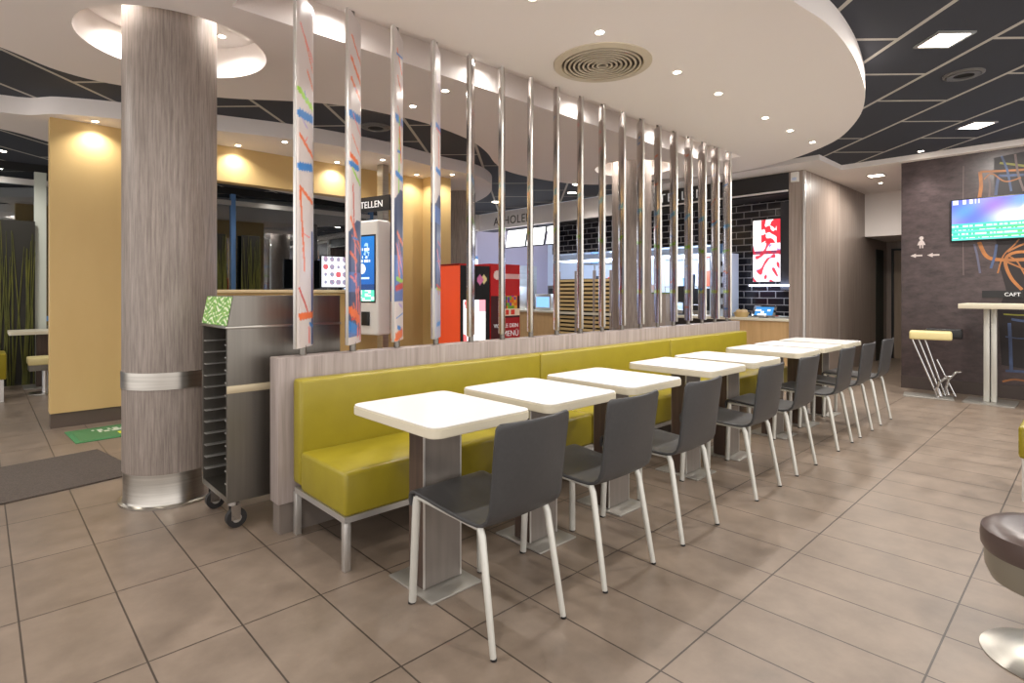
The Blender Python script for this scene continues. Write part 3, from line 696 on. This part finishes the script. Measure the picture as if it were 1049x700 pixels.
stroke([(1008, 184), (1016, 178), (1030, 186), (1046, 182)], .02, mo, -.0024)
stroke([(1030, 345), (1049, 347), (1075, 344)], .02, mbl, -.0015)
stroke([(987, 170), (986.5, 230), (987, 282)], .012, mw, -.0009)

# ------------------------------------------------------------ high table and bar stools
t = thing('high_table', 'high white bar table with steel column beside the dark wall', 'table', (8.44, .88, 0))
box(-.33, .33, -1.6, .25, 1.085, 1.14, bev=.004).build('tabletop', M['tedge'], t)
for yy in (0, -1.25):
    MB().prism([(p[0], p[1] + yy) for p in rrect(.46, .46, .02)], 0, .012).build('base_plate', M['plate'], t)
    box(-.04, .04, .004 + yy, .058 + yy, .012, 1.084, bev=.004).build('post', M['leg'], t)
    box(-.04, .04, -.058 + yy, -.008 + yy, .012, 1.084, bev=.004).build('post', M['leg'], t)
t = thing('bar_stool', 'bar stool with pale yellow and black cushion on slanted steel legs', 'stool', (8.38, 1.43, 0), -1.405)
box(-.21, .205, -.16, .10, .70, .80, bev=.02, seg=3).build('seat', M['vinyly'], t)
box(-.05, .31, .105, .20, .705, .825, bev=.02, seg=3).build('rear_pad', M['black'], t)
for q in (-.13, -.03, .07): MB().tube([(-.18 + .6 * (q + .13), q, .70), (.07 + .35 * (q + .13), q, .02)], .011).build('leg', M['chrome'], t)
MB().tube([(.06, .09, .45), (.24, .09, .015)], .011).build('brace', M['chrome'], t)
MB().tube([(.09, -.15, .04), (.06, -.15, .12), (.08, -.15, .2), (.15, -.15, .27), (.20, -.15, .29)], .016).build('footrest', M['chrome'], t)
MB().tube([(.17, .02, .04), (.15, .02, .12), (.17, .02, .22), (.24, .02, .31), (.29, .02, .33)], .016).build('footrest', M['chrome'], t)
box(-.27, .22, -.17, .16, 0, .012, bev=.003).build('base_plate', M['plate'], t)

# foreground stools at the right edge
def round_stool(loc, label, m):
    t = thing('round_stool', label, 'stool', loc)
    MB().lathe([(0, .455), (.13, .457), (.175, .452), (.196, .436), (.2, .41), (.198, .375), (.19, .36), (0, .36)], n=48).build('cushion', m, t)
    MB().lathe([(.0, .36), (.188, .36), (.186, .30), (.17, .262), (.12, .235), (.05, .22), (.03, .22)], n=48).build('seat_bowl', mat('bowl_grey', (150, 146, 134), .35, .6), t)
    MB().cyl(0, 0, .02, .225, .03, n=24).build('pole', M['chrome'], t)
    MB().lathe([(0, .03), (.05, .026), (.15, .014), (.2, .004), (.2, 0), (0, 0)], n=48).build('base_disc', M['steel'], t)
    return t
round_stool((2.68, .11, 0), 'round brown vinyl stool on a steel disc base at the right edge', M['vinylb'])
t = thing('cube_stool', 'olive vinyl cube stool cut off by the right edge', 'stool', (4.79, .15, 0), 0)
box(-.2, .2, -.2, .2, .26, .46, bev=.02, seg=3).build('seat', M['vinyl'], t)
for a in (-.17, .17):
    for b in (-.17, .17): box(a - .014, a + .014, b - .014, b + .014, 0, .262).build('leg', M['alu'], t)

# ------------------------------------------------------------ mats
t = thing('entrance_mat', 'dark brown ribbed entrance mat left of the foreground column', 'mat', (-.35, 4.93, 0), math.radians(9.5))
box(-1.3, 1.13, -.46, .46, .0005, .012, bev=.003).build('pile', M['matd'], t)
t = thing('printed_mat', 'green printed floor mat with yellow patch at the foot of the ochre wall', 'mat', (1.15, 6.22, 0), math.radians(3))
box(-.58, .6, -.27, .27, .0005, .008, bev=.002).build('mat_base', M['matg'], t)
def mart(u, v):
    if .16 < v < .4 and .26 < u < .8: return (214, 220, 60)
    if .55 < v < .85 and hsh(int(u * 44), int(v * 9)) > .45 and u > .13: return (206, 216, 196)
    return (74, 130, 84)
picture('print', 1.1, .46, 56, 22, mart, M['artf'], t, Matrix.Translation((-.54, -.23, .009)))

# ------------------------------------------------------------ kiosk and its sign
t = thing('order_kiosk', 'white self-order kiosk with blue portrait screen on a steel pole', 'kiosk', (3.74, 6.33, 0), .25)
box(-.05, .05, -.05, .05, 0, 2.895).build('pole', M['steel'], t)
box(-.28, -.055, -.20, .34, .74, 2.16, bev=.03, seg=3).build('housing', M['white'], t)
box(-.056, .0, -.23, .05, .80, 2.10, bev=.01).build('rear_cover', M['steelv'], t)
box(-.285, -.278, -.16, .30, 1.14, 1.98).build('bezel', M['black'], t)
def kio(u, v):
    if v < .17: return (90, 206, 170) if hsh(int(u * 8), int(v * 40)) > .3 else (210, 250, 230)
    if v < .26: return (30, 60, 110)
    if (u - .5) ** 2 + ((v - .50) * 1.9) ** 2 < .022: return (226, 238, 250)
    if .34 < v < .37 and abs(u - .5) < .3: return (190, 214, 240)
    for vv, w_ in ((.62, .34), (.68, .22), (.80, .3)):
        if abs(v - vv) < .02 and abs(u - .5) < w_ and hsh(int(u * 26), vv) > .3: return (214, 230, 250)
    if (u - .68) ** 2 + (v - .78) ** 2 < .015 and hsh(int(u * 20), int(v * 34)) > .5: return (150, 190, 230)
    return (26, 78 + 30 * v, 150 + 30 * v)
picture('screen', .42, .80, 60, 100, kio, M['scr'], t, Matrix(((0, 0, -1, -.2865), (-1, 0, 0, .28), (0, 1, 0, 1.16), (0, 0, 0, 1))))
box(-.31, -.28, -.06, .06, .86, 1.03, bev=.004).build('card_reader', M['black'], t)
t = thing('hanging_sign', 'black BESTELLEN sign hanging on the kiosk pole', 'sign', (3.74, 6.33, 2.30), .25)
box(-.086, -.052, -.2, .58, 0, .19).build('board', M['black'], t)
text_mesh('BESTELLEN', .12, M['letw'], 'sign_text', t, facing_mx(-.0875, .50, .05), ext=.002, spacing=1.0)

# ------------------------------------------------------------ red cabinet and poster
t = thing('toy_display_cabinet', 'orange-red and black display cabinet with a lit lower panel', 'display', (4.04, 5.13, 0))
box(.004, .46, .0, .40, 0, 1.585).build('body', M['black'], t)
box(-.008, .004, -.004, .404, 0, 1.60).build('side_panel', M['orange'], t)
box(-.008, .465, -.004, .404, 1.585, 1.605).build('top_cap', M['red'], t)
def dp(u, v):
    if (u - .2) ** 2 * 6 + (v - .92) ** 2 * 8 < .1 or (v < .3 and u < .25 * (1 - v * 2)): return (206, 96, 96)
    if u > .7 and v > .75: return (236, 150, 160)
    return (250, 246, 246)
picture('lit_panel', .34, .56, 20, 28, dp, M['scr'], t, facing_my(.05, -.005, .62))
def logo(u, v):
    if abs(u - .3) + abs(v - .5) < .42: return (232, 130, 190)
    if abs(u - .7) + abs(v - .55) < .36: return (240, 226, 160)
    return (30, 30, 36)
picture('sticker', .15, .16, 12, 12, logo, M['artf'], t, facing_my(.26, -.005, 1.34))
t = thing('poster_stand', 'dark red promotional poster stand right of the display cabinet', 'poster', (4.515, 5.13, 0))
box(0, .50, .0, .30, 0, 1.62).build('body', M['red'], t)
def po(u, v):
    c = (70, 26, 30)
    if v > .62 + .22 * abs(u - .5) * 2 - .12 and v > .62: c = (202, 32, 36)
    if v > .62 and abs(u - .5) * 2 > (v - .55) * 3: c = (202, 32, 36)
    if .84 < v < .90 and u > .45: c = (236, 190, 190)
    if (u - .2) ** 2 + ((v - .88) * 2) ** 2 < .012: c = (240, 220, 215)
    if .46 < v < .62 and abs(u - .72) < .2: c = ((120, 176, 60), (238, 180, 60), (120, 60, 170), (240, 120, 40))[int(hsh(int(u * 14), int(v * 26)) * 4)]
    if .37 < v < .46 and .25 < u: c = (226, 60, 40) if hsh(int(u * 16), 2) > .4 and .385 < v < .445 else (246, 226, 200)
    if v < .35: c = (176, 28, 34) if u > .45 - v * .5 else (70, 26, 30)
    return c
picture('poster_print', .49, 1.0, 44, 80, po, M['artf'], t, facing_my(.005, -.003, .6))
text_mesh('WÄHLE DEIN', .07, M['letw'], 'poster_text', t, facing_my(.05, -.004, .83), ext=.001)
text_mesh('MENÜ', .1, M['letw'], 'poster_text', t, facing_my(.2, -.004, .72), ext=.001)

# ------------------------------------------------------------ counter
t = thing('service_counter', 'long tan wood service counter with a pale worktop', 'counter', (8.39, 3.082, 0))
box(.03, .55, 0, .86, 0, .845).build('wood_front', M['tan'], t)
box(.03, .55, 2.5, 6.6, 0, .845).build('wood_front', M['tan'], t)
box(0, .60, 0, 6.6, .845, .885, bev=.004).build('worktop', M['tedge'], t)
box(.06, .55, .87, 2.49, 0, .845).build('open_shelf_back', mat('shelf_dark', (48, 44, 42), .5), t)
t = thing('drinks_unit', 'greige panelled drinks unit rising above the counter behind the column', 'unit', (8.2, 4.95, 0))
MB().box(0, .18, 0, .62, 0, .62).box(0, .18, 0, .62, .63, 1.24).build('front_panel', mat('greige', (168, 156, 148), .5), t)
box(-.01, .19, -.01, .63, 1.241, 1.262).build('top', mat('green_top', (110, 140, 80), .5), t)
t = thing('slatted_screen', 'slatted light wood screen in front of the counter left of the column', 'screen', (8.28, 6.12, 0))
for yy in (0, .38, .82, 1.26): MB().box(-.01, .04, yy - .02, yy + .02, 0, 1.67).build('post', M['woodh'], t)
for k in range(19):
    z = .06 + .078 * k
    if abs(z - .86) > .05: box(0, .03, .0, 1.26, z, z + .045).build('slat', M['slat'], t)
box(-.02, .05, -.02, 1.28, .84, .885).build('rail', M['tedge'], t)
box(.035, .06, 0, 1.26, .03, 1.52).build('dark_backing', M['dark'], t)
t = thing('order_tablet', 'tilted tablet showing a blue screen on the counter end', 'tablet', (8.52, 3.50, .885))
rm = Matrix.Rotation(math.radians(-50), 4, 'Y')
box(-.01, .01, -.17, .17, .0, .20, bev=.004, mtx=Matrix.Translation((0, 0, .01)) @ Matrix.Rotation(math.radians(35), 4, 'Y')).build('frame', M['chrome'], t)
picture('screen', .27, .15, 18, 10, lambda u, v: (236, 244, 250) if hsh(int(u * 6), int(v * 4)) > .75 else (60, 130, 190), M['scr'], t,
        Matrix.Translation((0, 0, .01)) @ Matrix.Rotation(math.radians(35), 4, 'Y') @ Matrix(((0, 0, -1, -.0115), (-1, 0, 0, .135), (0, 1, 0, .025), (0, 0, 0, 1))))
box(.0, .09, -.06, .06, 0, .02).build('stand', M['black'], t)
# menu screen on tile wall
t = thing('menu_screen', 'tall bright red and white menu screen on the black tiled wall', 'screen', (8.99, 3.84, 1.42))
box(-.04, 0, -.44, 0, 0, 1.0).build('casing', M['black'], t)
def me_(u, v):
    h = .5 + .3 * math.sin(u * 11 + 5 * math.sin(v * 8)) + .25 * math.sin(v * 27 + 4 * math.sin(u * 7))
    if v > .62: return (206, 44, 58) if (u > .3 and h > .45) or (u > .86) else (252, 240, 240)
    if .44 < v < .5: return (176, 44, 66) if h > .35 else (120, 60, 90)
    if .47 < v < .6 and u > .6: return (160, 120, 180) if h > .5 else (250, 236, 244)
    return (204, 60, 74) if h > .82 else ((170, 130, 176) if h > .74 else (254, 246, 250))
picture('screen_image', .42, .97, 52, 120, me_, M['scr'], t, facing_mx(-.0415, -.01, .015))
t = thing('partition_board', 'dark grey panel edge between the menu screen and the oak wall', 'panel', (8.99, 3.40, 1.3))
box(-.06, 0, -.30, 0, 0, 1.35).build('panel', mat('panel_grey', (66, 66, 72), .4), t)
t = thing('light_shelf', 'thin glowing shelf under the tall menu screen', 'shelf', (8.99, 3.86, 1.36))
box(-.12, -.062, -.76, 0, 0, .025).build('shelf_board', M['lampc'], t)
# hanging menu boards at collection counter
for i, (y0, y1) in enumerate(((9.30, 8.66), (8.64, 8.10), (8.05, 7.72))):
    t = thing('menu_board', 'blank white lit menu board under the ABHOLEN band, %s of three' % ('left', 'middle', 'right')[i], 'screen', (8.62, y0, 2.26), group='lit menu boards')
    mm = Matrix.Rotation(math.radians(12), 4, 'Y')
    box(0, .03, y1 - y0, 0, 0, .42, mtx=mm).build('casing', M['black'], t)
    box(-.002, .0, y1 - y0 + .02, -.02, .02, .40, mtx=mm).build('display', M['mboard'], t)
    MB().tube([(.1, (y1 - y0) / 2, .4), (.1, (y1 - y0) / 2, .44)], .01).build('hanger', M['black'], t)
t = thing('wall_screen', 'portrait info screen with pale blue lines on the lilac wall', 'screen', (7.66, 9.99, 1.86))
box(0, .42, -.03, 0, 0, .66).build('casing', M['black'], t)
picture('screen_image', .38, .62, 12, 18, lambda u, v: (200, 236, 250) if hsh(int(u * 12), int(v * 18)) > .5 and .1 < u < .9 else (30, 70, 120), M['scr'], t, facing_my(.02, -.032, .02))

# ------------------------------------------------------------ kitchen behind
def shelf_unit(x, y, w, label, rows=4, H2=2.0, d=.5):
    t = thing('steel_rack', label, 'rack', (x, y, 0))
    for a in (0, d):
        for b in (0, w): box(a - .015, a + .015, b - .015, b + .015, 0, H2).build('upright', M['alu'], t)
    for k in range(rows):
        z = .2 + (H2 - .25) * k / (rows - 1); box(-.01, d + .01, -.01, w + .01, z, z + .025).build('shelf', M['steel'], t)
    return t
shelf_unit(10.9, 3.6, 1.2, 'steel kitchen rack behind the right end of the pass'); shelf_unit(10.9, 5.3, 1.3, 'steel kitchen rack behind the middle of the pass'); shelf_unit(11.0, 7.6, 1.4, 'steel kitchen rack at the far left of the kitchen')
kc = [(230, 236, 244), (196, 168, 130), (90, 130, 190), (40, 44, 54), (214, 90, 70), (160, 176, 196), (244, 244, 240)]
n = 0
for (bx, by, w) in ((10.95, 3.62, 1.1), (10.95, 5.32, 1.2), (11.05, 7.62, 1.3)):
    for r_ in (1, 2, 3):
        z = .2 + 1.75 * r_ / 3 + .0255; y = by
        while y < by + w - .2:
            ww = .1 + .14 * hsh(n, 3); hh = .12 + .22 * hsh(n, 7); c = kc[int(hsh(n, 1) * 7)]
            nm, cat = ('supply_box', 'box') if hsh(n, 9) > .4 else ('cup_stack', 'cups')
            lb = '%s on the %s shelf of the kitchen rack' % ({'supply_box': 'storage box', 'cup_stack': 'stack of cups'}[nm], ('', 'lower', 'middle', 'top')[r_])
            m_ = mat('kitchen_item_%d' % int(hsh(n, 1) * 7), c, .4)
            if nm == 'supply_box': o = box(0, .3, 0, ww, 0, hh, bev=.005).build(nm, m_, None, (bx, y, z))
            else: o = MB().lathe([(0, 0), (.04, 0), (.055, hh), (.05, hh), (0, hh - .02)], n=20).build(nm, m_, None, (bx + .1, y + ww / 2, z))
            tag(o, lb, cat, 'kitchen rack supplies'); y += ww + .03; n += 1
# stainless prep counter with appliances
t = thing('prep_counter', 'stainless kitchen prep counter behind the service counter', 'counter', (9.75, 4.2, 0))
box(0, .6, 0, 5.4, .1, .88).build('cabinet', M['steel'], t); box(-.02, .62, -.02, 5.42, .88, .92).build('worktop', M['steel'], t)
MB().box(.05, .09, 0.05, .09, 0, .1).box(.05, .09, 5.3, 5.34, 0, .1).box(.5, .54, .05, .09, 0, .1).box(.5, .54, 5.3, 5.34, 0, .1).build('feet', M['black'], t)
def appliance(y, w, h, m, label, d=.45, dark=True):
    t = thing('kitchen_appliance', label, 'appliance', (9.82, y, .92))
    box(0, d, 0, w, 0, h, bev=.012).build('body', m, t)
    box(-.006, .0, .05, w - .05, h * .35, h * .85).build('front_window', M['black'] if dark else M['lampc'], t)
    MB().tube([(-.02, .04, h * .25), (-.02, w - .04, h * .25)], .008).build('handle', M['chrome'], t)
appliance(4.35, .45, .55, M['kwhite'], 'white coffee machine on the prep counter, right end')
appliance(5.0, .5, .42, M['black'], 'black appliance on the prep counter behind the column')
appliance(6.3, .55, .5, M['steel'], 'steel warming cabinet on the prep counter')
appliance(7.2, .6, .38, M['kwhite'], 'white appliance on the prep counter left of the screen')
appliance(8.4, .7, .5, M['steel'], 'steel oven at the left end of the prep counter')
# cup dispenser on the counter between last slats
t = thing('cup_dispenser', 'white cup tower with dark cup stacks on the counter', 'dispenser', (8.55, 4.02, .885))
box(.0, .3, 0, .34, 0, 1.0).build('frame', M['kwhite'], t)
for k in range(5):
    MB().box(-.02, .0, .03, .14, .12 + .17 * k, .19 + .17 * k).build('cup_slot', M['black'], t)
    MB().box(-.02, .0, .19, .30, .12 + .17 * k, .19 + .17 * k).build('cup_slot', M['black'], t)
t = thing('cash_register', 'dark cash register screen on the counter behind the slats', 'register', (8.6, 4.72, .885))
box(0, .04, 0, .34, .22, .5, mtx=Matrix.Rotation(.2, 4, 'Y')).build('display', M['black'], t); box(0, .2, .1, .24, 0, .02).build('foot', M['black'], t); MB().tube([(.08, .17, .02), (.09, .17, .3)], .02).build('stem', M['black'], t)
t = thing('cash_register', 'dark cash register screen on the counter left of the slatted screen', 'register', (8.62, 7.35, .885))
box(0, .04, 0, .34, .22, .5, mtx=Matrix.Rotation(.2, 4, 'Y')).build('display', M['black'], t); box(0, .2, .1, .24, 0, .02).build('foot', M['black'], t); MB().tube([(.08, .17, .02), (.09, .17, .3)], .02).build('stem', M['black'], t)
t = thing('pastry_basket', 'small wrapped basket of pastries left of the tablet', 'basket', (8.6, 3.86, .885))
MB().lathe([(0, 0), (.09, 0), (.12, .07), (.11, .07), (0, .03)], n=24).build('basket', M['slat'], t)
for k in range(5): MB().lathe([(0, .0), (.035, .01), (.045, .035), (.03, .06), (0, .07)], 0, 0, n=14, mtx=Matrix.Translation((.05 * math.cos(k * 1.26), .05 * math.sin(k * 1.26), .05))).build('pastry', mat('pastry', (222, 196, 150), .6), t)
t = thing('steel_post', 'pale blue post at the right side of the kitchen pass', 'post', (8.98, 4.36, .885))
box(-.03, .0, -.02, .10, 0, 1.19).build('post', M['blue'], t)
t = thing('pass_canopy', 'bright white heated canopy over the kitchen pass', 'canopy', (9.3, 4.5, 1.95))
box(0, .5, 0, 3.9, 0, .12).build('hood', M['kwhite'], t); box(.02, .48, .02, 3.88, -.01, -.001).build('light_strip', M['lampc'], t)
MB().tube([(.25, .3, .12), (.25, .3, 1.1)], .015).tube([(.25, 3.6, .12), (.25, 3.6, 1.1)], .015).build('hanger', M['alu'], t)
t = thing('blue_window_frame', 'blue framed lit opening on the lilac wall behind the poster', 'frame', (8.0, 9.985, 1.2))
MB().box(0, .38, -.03, 0, .82, .9).box(0, .07, -.03, 0, 0, .82).build('frame', M['blue'], t); box(.07, .38, -.02, 0, 0, .82).build('lit_panel', M['mboard'], t)
for i, (x, y) in enumerate(((10.3, 4.5), (10.3, 6.3), (10.3, 8.1))):
    t = thing('kitchen_ceiling_light', 'white kitchen ceiling light, %s of three' % ('right', 'middle', 'left')[i], 'ceiling light', (x, y, 3.055), group='kitchen ceiling lights')
    box(-.3, .3, -.6, .6, -.03, 0).build('diffuser', M['lampc'], t)
    l = bpy.data.lights.new('lamp_glow', 'AREA'); l.shape = 'RECTANGLE'; l.size = .6; l.size_y = 1.2; l.energy = 55; l.color = (.86, .92, 1)
    o = bpy.data.objects.new('lamp_glow', l); COL.objects.link(o); o.parent = t; o.location = (0, 0, -.05)

# ------------------------------------------------------------ behind the ochre opening and shop front
t = thing('reflection_screen', 'made-up glowing screen standing in for a menu board reflection in the ochre wall opening', 'screen', (4.35, 9.45, 1.30))  # glowing screen added in place of the menu boards' reflection in the glass
box(0, .75, 0, .05, .04, .62).build('casing', M['black'], t)
picture('screen_image', .72, .54, 90, 66, lambda u, v: (236, 238, 246) if (u * 6 % 1 < .2 or v * 4 % 1 < .3 or math.hypot(u * 6 % 1 - .6, v * 4 % 1 - .65) > .22 + .2 * hsh(int(u * 6), int(v * 4))) else ((190, 90, 96) if hsh(int(u * 6), int(v * 4), 2) > .75 else (110 + 60 * hsh(int(u * 40), int(v * 30)), 130, 150)), M['scr'], t, facing_my(.015, -.003, .06))
box(.2, .55, 0, .2, -1.30, -1.27).build('foot', M['black'], t); box(.35, .40, .02, .05, -1.28, .05).build('stand', M['black'], t)
rg = mat('reed_green', (104, 104, 36), .6, rgb2=(62, 66, 24), nscale=(20, 20, 3))
def reeds(x, y, w, label, sd):
    rnd = random.Random(sd)
    t = thing('reed_screen', label, 'screen', (x, y, 0), group=None)
    box(-w / 2, w / 2, .0, .03, .0, 2.25).build('back_panel', mat('reed_back', (34, 32, 24), .6), t)
    for q in range(3):
        mb = MB()
        for k in range(9):
            a = rnd.uniform(-w / 2, w / 2) * .95; b = max(-w / 2, min(w / 2, a + rnd.uniform(-.12, .12))); mb.tube([(a, -.01, .0), ((a + b) / 2 + rnd.uniform(-.03, .03), -.012, 1.1), (b, -.01, rnd.uniform(1.6, 2.24))], [.008, .007, .003], n=6)
        mb.build('reed_stems', rg, t)
reeds(.33, 10.18, .46, 'panel of yellow green reed stems at the far left window', 1)  # widened leftwards to cover a bright reflection in the glass
reeds(3.42, 10.18, .3, 'narrow panel of yellow green reed stems seen through the opening', 2)
reeds(2.95, 10.2, .14, 'sliver of reed panel left of the blue mullion in the opening', 3)
t = thing('small_table', 'pale cafe table by the window at the far left', 'table', (.62, 9.82, 0))
MB().prism(rrect(.7, .6, .03), .72, .762, bev=.004).build('tabletop', M['tedge'], t); box(-.07, .07, -.05, .05, .012, .72).build('column', M['tcolw'], t); box(-.2, .2, -.2, .2, 0, .012).build('base_plate', M['plate'], t)
def cream_stool(loc, label):
    t = thing('cushion_stool', label, 'stool', loc)
    box(-.17, .17, -.17, .17, .37, .46, bev=.015).build('cushion', M['vinyly'], t); box(-.16, .16, -.16, .16, .30, .37).build('seat_box', M['steelv'], t)
    MB().cyl(0, 0, .01, .3, .03, n=20).build('pole', M['alu'], t); MB().cyl(0, 0, 0, .012, .16, n=28).build('base_disc', M['steel'], t)
cream_stool((.60, 9.18, 0), 'cream cushioned stool beside the ochre wall edge at the far left')
cream_stool((.05, 9.85, 0), 'cream cushioned stool behind the small window table')
t = thing('window_bench', 'olive vinyl bench at the far left edge', 'bench', (-.55, 8.72, 0))
box(0, .78, 0, .5, .26, .56, bev=.02).build('seat', M['vinyl'], t)
for a in (.03, .72):
    for b in (.03, .44): box(a, a + .035, b, b + .035, 0, .262).build('leg', M['alu'], t)

# ------------------------------------------------------------ world and view
w = bpy.data.worlds.new('world'); SC.world = w; w.use_nodes = True
w.node_tree.nodes['Background'].inputs[0].default_value = (1., .95, .925, 1); w.node_tree.nodes['Background'].inputs[1].default_value = .95
vs_ = SC.view_settings; vs_.view_transform = 'Standard'; vs_.look = 'None'; vs_.gamma = 1; vs_.use_curve_mapping = False; vs_.exposure = 1.02
